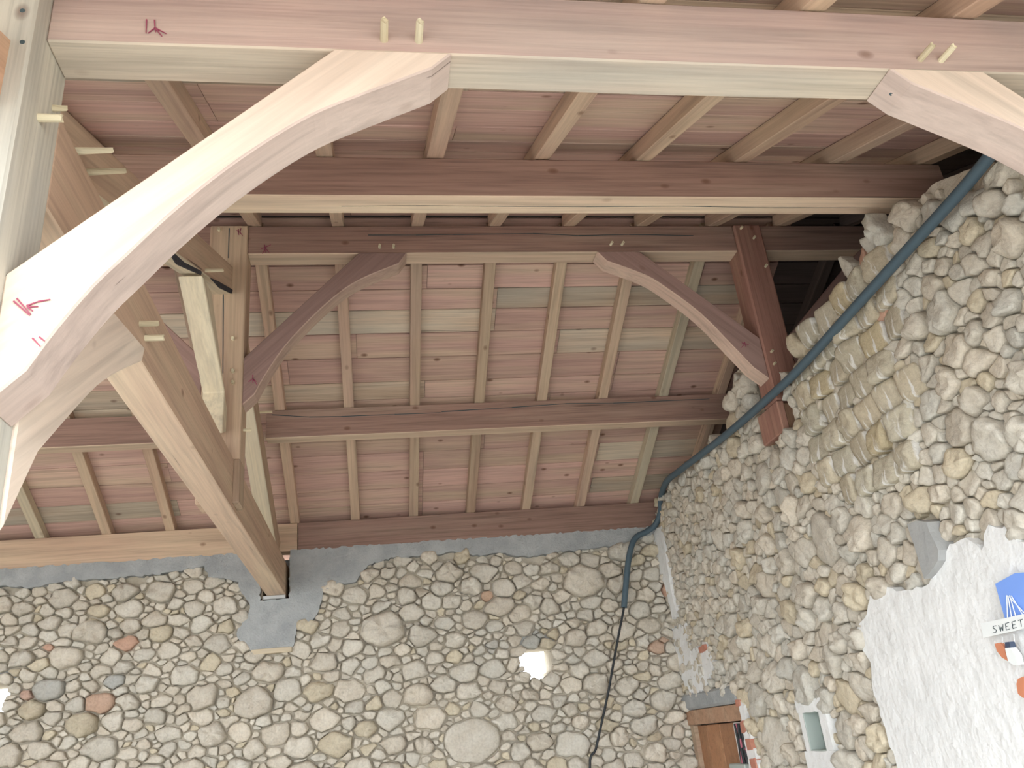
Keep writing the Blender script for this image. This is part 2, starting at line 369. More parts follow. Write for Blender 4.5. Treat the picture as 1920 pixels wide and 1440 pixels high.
def build_stones(parent, S, C, to3, nrm_flip, joint, depth, inside, rank, seed, tintf, matf):
    rnd = random.Random(seed); items = []
    for s, poly in zip(S, C):
        if not poly: continue
        mt, blocky = matf(s)
        g = stone_geo(poly, joint, depth, rnd, blocky)
        if not g or not inside(*g[0]): continue
        items.append((rank(g[0])*g[3], g, mt, tintf(g[0], rnd, s)))
    items.sort(key=lambda t: -t[0])
    def colour(me, cols):
        a = me.color_attributes.new('tint', 'FLOAT_COLOR', 'POINT'); a.data.foreach_set('color', [x for c in cols for x in (*c, 1)])
    for _, (c, V, Fc, sz), mt, tint in items[:300]:
        o = to3(c[0], c[1], 0); me = bpy.data.meshes.new('stone')
        me.from_pydata([Vector(to3(c[0]+u, c[1]+v, w))-Vector(o) for u, v, w in V], [], [f[::-1] if nrm_flip else f for f in Fc])
        me.polygons.foreach_set('use_smooth', [True]*len(me.polygons)); colour(me, [tint]*len(V))
        link('stone', me, mt, parent, loc=o)
    for mt in sorted(set(i[2] for i in items[300:])):
        AV, AF, AC = [], [], []
        for _, (c, V, Fc, sz), m2, tint in items[300:]:
            if m2 != mt: continue
            b = len(AV); AV += [to3(c[0]+u, c[1]+v, w) for u, v, w in V]; AC += [tint]*len(V)
            AF += [tuple(b+i for i in (f[::-1] if nrm_flip else f)) for f in Fc]
        me = bpy.data.meshes.new('small_stones'); me.from_pydata(AV, [], AF)
        me.polygons.foreach_set('use_smooth', [True]*len(AF)); colour(me, AC)
        tag(link('small_stones', me, mt, parent, loc=(0, 0, 0)), None, None, None, 'stuff')
    return len(items)
def bed(name, u0, u1, v0, v1, step, to3, mat, skip, seed, topf=None, thick=0.5, amp=0.014):
    """mortar bed with a rough face and a plain back: the wall itself"""
    nu, nv = int((u1-u0)/step), int((v1-v0)/step); V, Fc = [], []
    def top(u): return topf(u) if topf else v1
    for i in range(nu+1):
        for j in range(nv+1):
            u = u0+(u1-u0)*i/nu; v = v0+(top(u)-v0)*j/nv
            V.append(to3(u, v, amp*noise.fractal((u*7+seed, v*7, seed), 1.0, 2.0, 3)-0.026))
    nb = len(V)
    idx = lambda i, j: i*(nv+1)+j
    live = set()
    for i in range(nu):
        for j in range(nv):
            u = u0+(u1-u0)*(i+.5)/nu; v = v0+(top(u)-v0)*(j+.5)/nv
            if skip(u, v): continue
            live.add((i, j)); Fc.append((idx(i, j), idx(i+1, j), idx(i+1, j+1), idx(i, j+1)))
    # back face and the sides, so that openings show the thickness of the wall
    V2 = {}
    def back(i, j):
        if (i, j) not in V2:
            u = u0+(u1-u0)*i/nu; v = v0+(top(u)-v0)*j/nv; V2[(i, j)] = len(V); V.append(to3(u, v, -thick))
        return V2[(i, j)]
    for (i, j) in live:
        Fc.append((back(i, j+1), back(i+1, j+1), back(i+1, j), back(i, j)))
        for (di, dj), (a, b) in (((-1, 0), ((i, j), (i, j+1))), ((1, 0), ((i+1, j+1), (i+1, j))), ((0, -1), ((i+1, j), (i, j))), ((0, 1), ((i, j+1), (i+1, j+1)))):
            if (i+di, j+dj) not in live: Fc.append((idx(*a), idx(*b), back(*b), back(*a)))
    me = bpy.data.meshes.new(name); me.from_pydata([Vector(p) for p in V], [], Fc)
    bm = bmesh.new(); bm.from_mesh(me); bmesh.ops.delete(bm, geom=[v for v in bm.verts if not v.link_faces], context='VERTS'); bmesh.ops.recalc_face_normals(bm, faces=bm.faces); bm.to_mesh(me); bm.free()
    return link(name, me, mat, loc=(0, 0, 0))

def in_poly(u, v, P):
    r = False
    for (a, b), (c, d) in zip(P, P[1:]+P[:1]):
        if (b > v) != (d > v) and u < (c-a)*(v-b)/(d-b)+a: r = not r
    return r
# ---- rear eave wall
def b3(u, v, h): return (u, YB+0.012-h, v)
LIGHT1 = (1.445, 0.645, 0.16, 0.145); LIGHT2 = (-3.30, 0.75, 0.17, 0.13)
def in_light(u, v, grow=0.0):
    for cu, cv, a, b in (LIGHT1, LIGHT2):
        du, dv = (u-cu)/(a+grow), (v-cv)/(b+grow)
        if (abs(du) < 1 and 0 <= dv < 1 and abs(du)**6+dv**6 < 1) or (dv < 0 and abs(du)**2.6+abs(dv)**2 < 1): return True
    return False
POCKET = (-1.075, -0.815, 1.40, 1.86)
def back_skip(u, v): return in_light(u, v, 0.010) or (POCKET[0] < u < POCKET[1] and POCKET[2] < v < POCKET[3])
wall_back = tag(bed('wall_back', XL, XR, -H, 1.84, 0.03, b3, 'mortar', back_skip, 3.1), 'rubble limestone eave wall under the wall plate', None, None, 'structure')
big = [(717,1180,55,28),(843,1075,37,13),(905,1073,35,14),(1093,1090,58,22),(882,1102,28,15),(827,1102,23,15),(943,1102,25,15),(1067,1050,20,16),(1105,1050,20,15),(1028,1068,18,15),(892,1162,25,18),(853,1200,22,18),(870,1262,34,18),(925,1255,24,16),(1070,1240,30,18),(1115,1235,24,16),(783,1305,35,20),(777,1257,27,18),(833,1283,23,18),(880,1298,21,20),(933,1288,17,16),(887,1387,57,42),(1073,1397,48,20),(807,1347,30,28),(732,1347,27,23),(657,1293,30,23),(657,1250,18,14),(1115,1283,26,22),(1187,1330,23,15),(1218,1173,25,16),(693,1077,18,15),
       (243,1142,25,19),(183,1147,20,14),(408,1207,23,20),(395,1243,20,15),(317,1222,24,15),(180,1108,23,14),(170,1187,28,23),(123,1233,28,28),(477,1317,40,28),(540,1293,22,26),(550,1260,16,13),(597,1297,30,20),(187,1403,40,22),(400,1375,36,18),(450,1372,26,18),(60,1330,27,19),(77,1405,23,17),(290,1345,24,16),(333,1163,18,12),(365,1140,18,14),(770,1092,22,18),(640,1180,16,18),(610,1350,30,22),(560,1400,34,22),(1000,1310,22,16),(1010,1390,26,18),(980,1090,20,14),(1030,1140,20,14),(975,1150,22,16)]
ASB = 1.42
def fix_back(l):
    S = []
    for x, y, w, h in l:
        c = at_y((x, y), YB); a = at_y((x+w, y), YB); b = at_y((x, y+h), YB)
        S.append((c.x, c.z, math.sqrt(abs(a.x-c.x)*abs(b.z-c.z)*ASB)*0.97, 'big'))
    return S
def back_ok(u, v): return not in_light(u, v, 0.0)
VOID = [(L_[0]+dx, L_[1]+dz, .105, 'void') for L_ in (LIGHT1, LIGHT2) for dx, dz in ((-.05, .045), (.05, .045), (0, -.04))]
for L_ in (LIGHT1, LIGHT2):
    for k in range(9):
        t_ = 2*math.pi*(k+.5)/9; VOID.append((L_[0]+.225*math.cos(t_), L_[1]+.19*math.sin(t_), .068+.012*math.sin(k*3), 'rim'))
S = pack(-4.3, 3.0, -0.95, 1.80, VOID+[f for f in fix_back(big) if not any(math.hypot(f[0]-v[0], f[1]-v[1]) < (f[2]+v[2])*.8 for v in VOID)], [0.125, 0.095, 0.07, 0.052, 0.038, 0.028], [260, 1200, 4000, 7000, 12000, 16000], back_ok, lambda u, v: 9, ASB, 11)
C = cells(S, -4.3, 3.0, -0.95, 1.8, ASB)
C = [None if s_i[3] == 'void' else c_i for s_i, c_i in zip(S, C)]
BITS = [((at_y(q, 8.0).x, at_y(q, 8.0).z), t) for q, t in (((183, 1310), (0.88, 0.66, 0.58)), ((228, 1274), (0.72, 0.77, 0.84)), ((80, 1288), (0.76, 0.80, 0.85)), ((60, 1306), (0.84, 0.62, 0.58)), ((912, 1118), (0.88, 0.66, 0.56)), ((1235, 1206), (0.88, 0.68, 0.60)), ((925, 1208), (0.78, 0.80, 0.84)), ((1000, 1195), (0.70, 0.74, 0.78)))]
def tint_back(c, rnd, s):
    k = rnd.uniform(0.90, 1.08); w = rnd.uniform(-0.015, 0.035)
    if rnd.random() < 0.006: return (0.90, 0.62, 0.54)
    for p_, t_ in BITS:
        if math.hypot(c[0]-p_[0], c[1]-p_[1]) < 0.07: return t_
    if rnd.random() < 0.10: return (0.98*k, 0.93*k, 0.82*k)
    return (k*(1+w), k, k*(1-w))
px_bot = [(1232,996),(1180,1022),(1130,1026),(1090,1032),(1040,1036),(990,1046),(940,1038),(900,1044),(850,1036),(800,1044),(740,1046),(690,1060),(668,1092),(628,1096),(606,1110),(600,1142),(585,1165),(555,1182),(552,1212),(545,1216),(470,1220),(460,1212),(446,1196),(447,1180),(466,1160),(469,1134),(452,1108),(448,1092),(420,1084),(392,1082),(384,1062),(340,1072),(280,1080),(200,1086),(120,1092),(60,1104),(0,1100)]
conc = [(at_y(q, YB).x, at_y(q, YB).z) for q in px_bot]
conc_poly = [(-7, 1.9), (3, 1.9)] + conc + [(-4.5, 1.72), (-7, 1.72)]
def stone_inside_back(u, v):
    return not in_poly(u, v, conc_poly) and not in_light(u, v, -0.06) and not (POCKET[0]-.02 < u < POCKET[1]+.02 and POCKET[2]-.05 < v)
nB = build_stones(wall_back, S, C, b3, False, 0.0085, 0.09, stone_inside_back, lambda c: 1.0 if (-3.3 < c[0] < 2.8 and -0.42 < c[1]) else 0.2, 5, tint_back, lambda s: ('stone', False))

# ---- concrete ring and the pad under the tie beam
def slab_from_outline(name, pts, to3, h0, h1, mat, parent, jit=0.010, step=0.03, seed=1):
    rnd = random.Random(seed); P = []
    for (a, b), (c, d) in zip(pts, pts[1:]+pts[:1]):
        n = max(1, int(math.hypot(c-a, d-b)/step))
        for k in range(n):
            t = k/n; j = jit if k else jit*0.5
            P.append((a+(c-a)*t+rnd.uniform(-j, j), b+(d-b)*t+rnd.uniform(-j, j)))
    o = Vector(to3(*min(P, key=lambda p: p[1]), 0))
    bm = bmesh.new()
    top = [bm.verts.new(Vector(to3(u, v, h1))-o) for u, v in P]; bot = [bm.verts.new(Vector(to3(u, v, h0))-o) for u, v in P]
    es = [bm.edges.new((top[i], top[(i+1) % len(top)])) for i in range(len(top))]
    bmesh.ops.triangle_fill(bm, use_beauty=True, edges=es)
    for i in range(len(top)): bm.faces.new((top[i], top[(i+1) % len(top)], bot[(i+1) % len(top)], bot[i]))
    return link(name, mesh(bm, name), mat, parent, loc=o)
notch = [(POCKET[0], 1.85), (POCKET[0], POCKET[2]+0.0), (POCKET[1], POCKET[2]+0.0), (POCKET[1], 1.85)]
slab_from_outline('concrete_ring', [(XL+.05, 1.85)] + notch + [(2.86, 1.85)] + conc + [(-4.5, 1.72), (XL+.05, 1.72)], b3, -0.02, 0.048, 'concrete', wall_back, seed=4)
box('pocket_back', (POCKET[0]-.02, YB+.42, POCKET[2]-.02), (POCKET[1]+.02, YB+.5, 1.86), 'concrete', wall_back)
box('pocket_sill', (POCKET[0], YB-.03, POCKET[2]-.06), (POCKET[1], YB+.45, POCKET[2]), 'concrete', wall_back)
box('form_board', tuple(at_y((472, 1229), YB)-Vector((0, .045, 0))), tuple(at_y((548, 1213), YB)+Vector((0, .02, 0))), 'straw', wall_back)

# ---- openings through which the sky shows
for i, (cu, cv, a, b) in enumerate((LIGHT1, LIGHT2)):
    w = bpy.data.objects.new('window_%d' % (i+1), None); scene.collection.objects.link(w)
    w.location = (cu, YB, cv-b+H); tag(w, 'small unglazed slit through the rubble wall, sky beyond' if i == 0 else 'second small unglazed slit in the rubble wall', None, None, 'structure')
    box('lintel_stone', (cu-a*1.3, YB+.03, cv+b+.03), (cu+a*1.25, YB+.45, cv+b+.11), 'slate', w, 0.012)

# ---- gable wall
def g3(u, v, h): return (GX+0.012-h, u, v)
top_px = [(1236,930),(1290,872),(1360,806),(1358,770),(1368,700),(1388,682),(1412,704),(1418,770),(1440,772),(1475,740),(1487,668),(1520,610),(1560,550),(1603,490),(1640,440),(1690,390),(1740,345),(1790,318),(1850,302),(1919,330)]
top_pts = sorted([(at_x(q, GX).y, at_x(q, GX).z) for q in top_px])
def gtop(u):
    P = [(-3, 1.35), (1.0, 1.62), (2.2, 1.93)] + top_pts + [(8.6, 2.0)]
    for (a, za), (b, zb) in zip(P, P[1:]):
        if a <= u <= b: z = za+(zb-za)*(u-a)/(b-a); break
    else: z = 2.0
    return min(z, roof_z(u)-0.07) + 0.03*noise.noise((u*6, 3.3, 0))
DOOR = (6.70, 8.02, -0.02)
BOX = (5.395, 5.645, -0.26, -0.012)
def gskip(u, v):
    return (DOOR[0] < u < DOOR[1] and v < DOOR[2]+.13) or (BOX[0] < u < BOX[1] and BOX[2] < v < BOX[3]) or (4.95 < u < 5.33 and v > 1.74)
wall_right = tag(bed('wall_right', 0.3, 8.05, -H, 2.2, 0.03, g3, 'mortar', gskip, 8.4, gtop, 0.5), 'rubble stone gable wall with a ragged top', None, None, 'structure')
bigG = [(1547,1013,45,38),(1388,1047,14,20),(1520,1117,17,24),(1613,1117,20,25),(1513,1287,32,30),(1455,1385,24,44),(1423,1313,22,26),(1457,1267,22,23),(1617,1287,24,27),(1637,1337,22,19),(1563,1240,28,23),(1587,1370,30,28),(1710,1038,22,16),(1593,1038,18,16),(1433,900,22,32),(1857,827,45,45),(1830,750,28,26),(1783,722,20,33),(1745,690,22,20),(1800,547,26,20),(1890,563,34,26),(1853,520,19,19),(1905,640,16,22),(1750,640,20,20),(1900,450,40,36),(1800,870,30,25),(1660,985,26,20),(1690,930,24,22),(1760,925,26,22),(1480,860,18,18),(1490,960,18,18),(1350,1010,14,20),(1370,1170,16,22),(1440,1100,18,20),(1810,480,18,16),(1770,500,20,16),(1870,690,24,20),(1880,900,26,22),(1795,960,22,18)]
ASG = 1.15
fixG = []
for x, y, w, h in bigG:
    c = at_x((x, y), GX); a = at_x((x+w, y), GX); b = at_x((x, y+h), GX)
    fixG.append((c.y, c.z, math.sqrt(abs(a.y-c.y)*abs(b.z-c.z)*ASG)*0.95, 'big'))
def clear(u, v, r): return all(math.hypot(u-s[0], (v-s[1])*ASG) > (s[2]+r)*0.9 for s in fixG)
def block_zone(u, v):
    return 3.55+0.25*noise.noise((v*2, 1, 1)) < u < 4.75+0.3*noise.noise((v*2, 5, 1)) and 1.0 < v < 2.3 and v > 1.0+0.5*max(0, u-4.3) and v < gtop(u)-.05 and not (u < 3.75 and v < 1.4)
rg = random.Random(21); cw, chh = 0.205, 0.175; RECT = {}
fixG = [f for f in fixG if not block_zone(f[0], f[1])]
for j in range(12):
    sh_ = rg.uniform(-.03, .03)
    for i in range(14):
        u = 3.2+i*cw+sh_; v = 1.0+j*chh
        if block_zone(u, v) and clear(u, v, 0.06):
            a, b, c, d = u-cw/2, u+cw/2, v-chh/2, v+chh/2; e = lambda: rg.uniform(-.014, .014)
            RECT[len(fixG)] = [(a+e(), c+e()), (b+e(), c+e()), (b+e(), d+e()), (a+e(), d+e())]
            fixG.append((u, v, 0.098, 'block'))
def g_ok(u, v): return v < gtop(u)+0.0
def g_max(u, v): return 0.055+0.03*max(0, 7.4-u) if u > 5.2 else 0.12
SG = pack(1.6, 8.05, -0.95, 2.75, fixG, [0.12, 0.085, 0.062, 0.045, 0.034, 0.026], [260, 1400, 5000, 9000, 15000, 20000], g_ok, g_max, ASG, 17)
CG = cells(SG, 1.6, 8.05, -0.95, 2.75, ASG)
for k_, r4 in RECT.items(): CG[k_] = r4
def tint_g(c, rnd, s):
    k = rnd.uniform(0.90, 1.09); w = rnd.uniform(-0.03, 0.04)
    if rnd.random() < 0.004: return (0.9, 0.60, 0.52)
    if rnd.random() < 0.12: return (0.98*k, k*0.92, k*0.80)
    return (k*(1+w), k, k*(1-w))
PL = [at_x(q, GX) for q in ((1640,1118),(1662,1102),(1700,1108),(1750,1096),(1768,1060),(1790,1022),(1822,1010),(1850,1030),(1862,985),(1900,985),(1919,1010),(2100,1000),(2100,1640),(1720,1640),(1690,1440),(1672,1380),(1650,1310),(1640,1240),(1612,1190),(1632,1150))]
PL = [(p.y, p.z) for p in PL]
SLAB = [(at_x(q, GX).y, at_x(q, GX).z) for q in ((1720,975),(1745,968),(1768,975),(1788,1030),(1786,1055),(1757,1090))]
def stone_inside_g(u, v):
    return v < gtop(u)+0.02 and not gskip(u, v) and not (DOOR[0]-.06 < u and v < 0.19) and not (BOX[0]-.05 < u < BOX[1]+.07 and BOX[2]-.3 < v < BOX[3]+.05) and not in_poly(u, v, PL) and not in_poly(u, v, SLAB)
nG = build_stones(wall_right, SG, CG, g3, True, 0.005, 0.065, stone_inside_g, lambda c: (5.2/max(c[0], 2.5)) if (c[0] > 2.5 and c[1] > -0.45) else 0.15, 9, tint_g, lambda s: (('tuff', True) if s[3] == 'block' else ('stone', False)))
print('stones', nB, nG)
# lime plaster patches
slab_from_outline('plaster_patch', PL, g3, -0.02, 0.040, 'plaster', wall_right, 0.016, 0.04, 6)
def patch(name, pxs, h, mat='plaster', jit=0.012, sd=1):
    slab_from_outline(name, [(at_x(q, GX).y, at_x(q, GX).z) for q in pxs], g3, -0.03, h, mat, wall_right, jit, 0.03, sd)
patch('plaster_patch', [(1226,1000),(1246,985),(1252,1010),(1258,1060),(1266,1110),(1276,1150),(1268,1160),(1256,1110),(1240,1060)], 0.05, sd=2)
patch('plaster_patch', [(1262,1180),(1290,1170),(1300,1225),(1330,1205),(1342,1240),(1330,1290),(1300,1300),(1282,1270)], 0.035, jit=0.03, sd=3)
patch('plaster_patch', [(1392,1310),(1402,1322),(1408,1350),(1420,1400),(1440,1470),(1418,1470),(1406,1400),(1398,1350)], 0.05, sd=5)
patch('plaster_patch', [(1272,1350),(1288,1362),(1303,1470),(1286,1470),(1280,1400)], 0.05, sd=6)
for q in (((1398,1352),(1403,1350),(1408,1370),(1402,1374)), ((1408,1385),(1416,1384),(1421,1404),(1413,1406)), ((1416,1422),(1425,1420),(1430,1440),(1421,1442)), ((1319,1214),(1329,1207),(1332,1216),(1322,1224)), ((1389,1311),(1396,1311),(1398,1322),(1391,1324))):
    slab_from_outline('brick', [(at_x(p, GX).y, at_x(p, GX).z) for p in q], g3, -0.03, 0.062, 'brick', wall_right, 0.004, 0.03, 3)
# slanting grey slab stone with the hollow behind it
sl = [(at_x(q, GX).y, at_x(q, GX).z) for q in ((1724,982),(1742,975),(1760,977),(1784,1030),(1783,1050),(1757,1084))]
slab_from_outline('slab_stone', sl, g3, -0.03, 0.085, 'slate', wall_right, 0.004, 0.05, 8)

# ---- doorway in the corner
door = bpy.data.objects.new('door_1', None); scene.collection.objects.link(door); door.location = (GX, DOOR[0], 0.0); tag(door, 'doorway with brown wooden lintel and frame', None, None, 'structure')
box('lintel', (GX-.02, DOOR[0]-.02, DOOR[2]-.01), (GX+.30, DOOR[1]+.02, DOOR[2]+.115), 'orange', door, 0.006)
box('concrete_lintel', (GX-.035, DOOR[0]+.03, DOOR[2]+.12), (GX+.3, DOOR[1]+.03, DOOR[2]+.26), 'concrete', door, 0.02)
box('jamb', (GX-.015, DOOR[0]-.03, -H), (GX+.30, DOOR[0]+.045, DOOR[2]-.012), 'ochre', door)
box('jamb', (GX-.005, DOOR[1]-.12, -H), (GX+.07, DOOR[1]-.03, DOOR[2]-.012), 'ochre', door)
for k in range(3):
    a = DOOR[0]+.34+k*.325
    box('door_board', (GX+.035, a, -H+.02), (GX+.065, a+.32, DOOR[2]-.02), 'door', door, 0.004)
box('reveal_plaster', (GX+.025, DOOR[0]+.05, -H), (GX+.26, DOOR[0]+.34, DOOR[2]-.02), 'plaster', door, 0.01)
for k, (dy, r, mt) in enumerate(((.085, .013, 'black'), (.125, .013, 'black'), (.165, .009, 'pinkwire'), (.20, .011, 'black'), (.06, .006, 'pinkwire'))):
    tube('cable', [(GX, DOOR[0]+dy+.03, DOOR[2]-.03), (GX-.005, DOOR[0]+dy+.02+.03*math.sin(k*2), -.2), (GX, DOOR[0]+dy+.03+.03*math.sin(k), -.34), (GX, DOOR[0]+dy+.03, -.75)], r, mt, door, 8)
tag(box('cable_tray_box', (GX-.04, DOOR[0]+.10, -.62), (GX+.02, DOOR[0]+.42, -.345), 'boxgrey', None, 0.008), 'grey plastic fuse box inside the brown doorway', 'fuse box')

# ---- recessed junction box in a white plaster surround
jb = bpy.data.objects.new('junction_box', None); scene.collection.objects.link(jb); jb.location = (GX, (BOX[0]+BOX[1])/2, BOX[2]+H)
tag(jb, 'recessed grey-green junction box in white plaster right of the doorway', 'junction box')
x0, y0, y1, z0, z1, t = GX-.035, BOX[0], BOX[1], BOX[2], BOX[3], .012
box('back_panel', (GX+.07, y0, z0), (GX+.082, y1, z1), 'boxgrey', jb)
box('side', (x0, y0, z0), (GX+.07, y0+t, z1), 'boxgrey', jb); box('side', (x0, y1-t, z0), (GX+.07, y1, z1), 'boxgrey', jb)
box('side', (x0, y0+t, z0), (GX+.07, y1-t, z0+t), 'boxgrey', jb); box('side', (x0, y0+t, z1-t), (GX+.07, y1-t, z1), 'boxgrey', jb)
def pl4(a, b, c, d, sd): slab_from_outline('plaster_surround', [(a, c), (b, c), (b, d), (a, d)], g3, -.02, .042+.004*sd, 'plaster', wall_right, .004, .04, sd)
pl4(y1-.004, y1+.06, z0-.06, z1+.05, 1); pl4(y0-.07, y0+.02, z0-.1, z1+.05, 2); pl4(y0-.06, y1+.06, z1-.006, z1+.075, 3); pl4(y0-.1, y1+.07, z0-.5, z0+.006, 4)

# ---- far end wall of the dark loft behind the gable and the left end of the barn
for nm, x in (('wall_end', XR),):
    tag(box(nm, (x, 0.3, -H), (x+.3, 8.5, 3.3), 'mortar', None, 0), 'end wall of the loft behind the gable', None, None, 'structure')
tag(box('wall_front_added', (GX+.5, 0.3, -H), (XR, 0.7, 1.5), 'mortar', None, 0), 'unseen front wall added to keep light out of the loft behind the gable', None, None, 'structure')  # added out of view so that the loft stays dark
tag(box('wall_left', (XL-.3, 2.5, -H), (XL, 8.5, 2.6), 'mortar', None, 0), 'end wall of the barn beyond the frame', None, None, 'structure')

# ================================================================== ROOF SKIN: boards on rafters
RH = 0.095                   # rafter depth
EAVE_F, EAVE_B = 0.55, 8.75
def slope_pt(x, y, back, off):
    z = (Z3-TB*(y-Y3-W3)) if back else (Z3+TF*(y-Y3))
    n = Vector((0, TB, 1)).normalized() if back else Vector((0, -TF, 1)).normalized()
    return Vector((x, y, z))+n*off
apex_y = Y3+W3/2
ceil = bpy.data.objects.new('ceiling', None); scene.collection.objects.link(ceil); ceil.location = (0, apex_y, Z3+H); tag(ceil, 'boarded underside of the pitched roof', None, None, 'structure')
rb = random.Random(33)
def plank(back, ya, yb, xa, xb, mat):
    o = slope_pt(xa, ya, back, RH); e = slope_pt(xa, yb, back, RH); w = (e-o).length-0.007
    yv = (e-o).normalized(); n = (Vector((0, TB, 1)) if back else Vector((0, -TF, 1))).normalized()
    mt = Matrix(((1, 0, 0, o.x), (0, yv.y, n.y, o.y), (0, yv.z, n.z, o.z), (0, 0, 0, 1)))
    if n.cross(Vector((1, 0, 0))).dot(yv) < 0:
        mt = Matrix(((-1, 0, 0, xb), (0, yv.y, n.y, o.y), (0, yv.z, n.z, o.z), (0, 0, 0, 1)))
    bm = bmesh.new(); bmesh.ops.create_cube(bm, size=1); L = xb-xa-0.003
    for v in bm.verts: v.co = Vector(((v.co.x+.5)*L, (v.co.y+.5)*w, (v.co.z+.5)*0.022))
    bmesh.ops.bevel(bm, geom=[e for e in bm.edges if abs((e.verts[0].co-e.verts[1].co).x) > .1], offset=0.003, segments=1, affect='EDGES')
    dz = rb.uniform(0, .004)
    return link('roof_board', mesh(bm, 'roof_board'), mat, ceil, mat=Matrix.Translation(n*dz) @ mt)
def rows(back, ys):
    for k, (a, b) in enumerate(zip(ys, ys[1:])):
        cuts = [XL-.1]; x = XL-.1+rb.uniform(1.2, 2.6)
        joints = [-1.33, .365, .93, 1.5, 2.07, 3.2]
        while x < XR:
            cuts.append(min([-5.8+.565*i+.04 for i in range(22)], key=lambda r: abs(r-x))); x = cuts[-1]+rb.uniform(1.7, 3.4)
        cuts = sorted([c for c in cuts if abs(c-3.36) > .35]+[3.36]); cuts.append(XR+.25)
        for c, d in zip(cuts, cuts[1:]):
            if d-c > 0.2: plank(back, a, b, c, d, 'board_shade' if c > 3.3 else 'board_sap' if rb.random() < (0.25 if back else 0.22) else 'board')
kb = math.cos(math.atan(TB)); kf = math.cos(math.atan(TF))
ys = [apex_y-.02, 5.20, 5.42, 5.62, 5.80, 6.01, 6.24, 6.48, 6.66, 6.87, 7.06, 7.26, 7.48, 7.70, 7.90, 8.1, 8.3, 8.5, 8.75]
rows(True, ys)
yf = [apex_y+.02, 4.86]
while yf[-1] > EAVE_F: yf.append(yf[-1]-rb.choice((.17, .19, .21, .235)))
rows(False, yf)
# underlay and weathering above the boards
bm = bmesh.new(); A = []
for off in (RH+.05, RH+.07):
    A.append([bm.verts.new(p) for x in (XL-.2, XR+.3) for p in (slope_pt(x, EAVE_F-.05, False, off), Vector((x, apex_y, Z3+off*1.1+.03)), slope_pt(x, EAVE_B+.05, True, off))])
for A_ in A: bm.faces.new((A_[0], A_[1], A_[4], A_[3])); bm.faces.new((A_[1], A_[2], A_[5], A_[4]))
a, b = A
for i, j in ((0, 1), (1, 2), (2, 5), (5, 4), (4, 3), (3, 0)): bm.faces.new((a[i], a[j], b[j], b[i]))
link('roof_underlay', mesh(bm, 'roof_underlay'), 'underlay', ceil, loc=(0, 0, 0))

# ================================================================== TIMBER FRAME
P1, P2 = -0.81, 2.77         # right face of the left king post, left face of the right king post
def purlin(name, y, zt, h, w, x0, x1, mats, label, grp=None, back=False, cat='beam'):
    d = TB if back else TF
    dr = (w/2*d, -w/2*d) if back else (-w/2*d, w/2*d)
    zc = roof_z(y+w/2)-0.004
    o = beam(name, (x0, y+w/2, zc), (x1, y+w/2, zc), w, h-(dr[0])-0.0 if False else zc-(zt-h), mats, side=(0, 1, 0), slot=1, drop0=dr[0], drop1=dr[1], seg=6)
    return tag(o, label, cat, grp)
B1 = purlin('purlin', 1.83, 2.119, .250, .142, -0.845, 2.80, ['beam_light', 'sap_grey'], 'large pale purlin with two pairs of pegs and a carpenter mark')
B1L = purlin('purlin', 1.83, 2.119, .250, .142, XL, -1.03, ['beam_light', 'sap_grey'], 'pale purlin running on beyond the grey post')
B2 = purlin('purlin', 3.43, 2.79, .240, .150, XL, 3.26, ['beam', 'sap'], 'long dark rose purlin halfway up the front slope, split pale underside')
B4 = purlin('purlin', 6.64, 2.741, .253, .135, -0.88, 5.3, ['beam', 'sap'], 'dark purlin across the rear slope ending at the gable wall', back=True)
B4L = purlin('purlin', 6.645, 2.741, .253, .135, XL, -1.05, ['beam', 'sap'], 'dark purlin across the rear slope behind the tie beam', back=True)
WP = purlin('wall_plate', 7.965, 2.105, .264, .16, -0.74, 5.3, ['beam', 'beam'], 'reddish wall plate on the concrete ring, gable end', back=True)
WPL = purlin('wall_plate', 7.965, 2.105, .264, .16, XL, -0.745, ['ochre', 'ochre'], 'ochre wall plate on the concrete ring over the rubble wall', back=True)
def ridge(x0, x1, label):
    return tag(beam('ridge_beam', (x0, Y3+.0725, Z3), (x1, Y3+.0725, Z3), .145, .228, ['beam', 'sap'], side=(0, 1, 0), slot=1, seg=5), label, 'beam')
R1 = ridge(P1, P2, 'dark red ridge beam between the two king posts'); R2 = ridge(P2+.22, 5.3, 'ridge beam running into the dark loft beyond the gable'); R0 = ridge(XL, -1.05, 'ridge beam beyond the king post, in the shadowed bay')

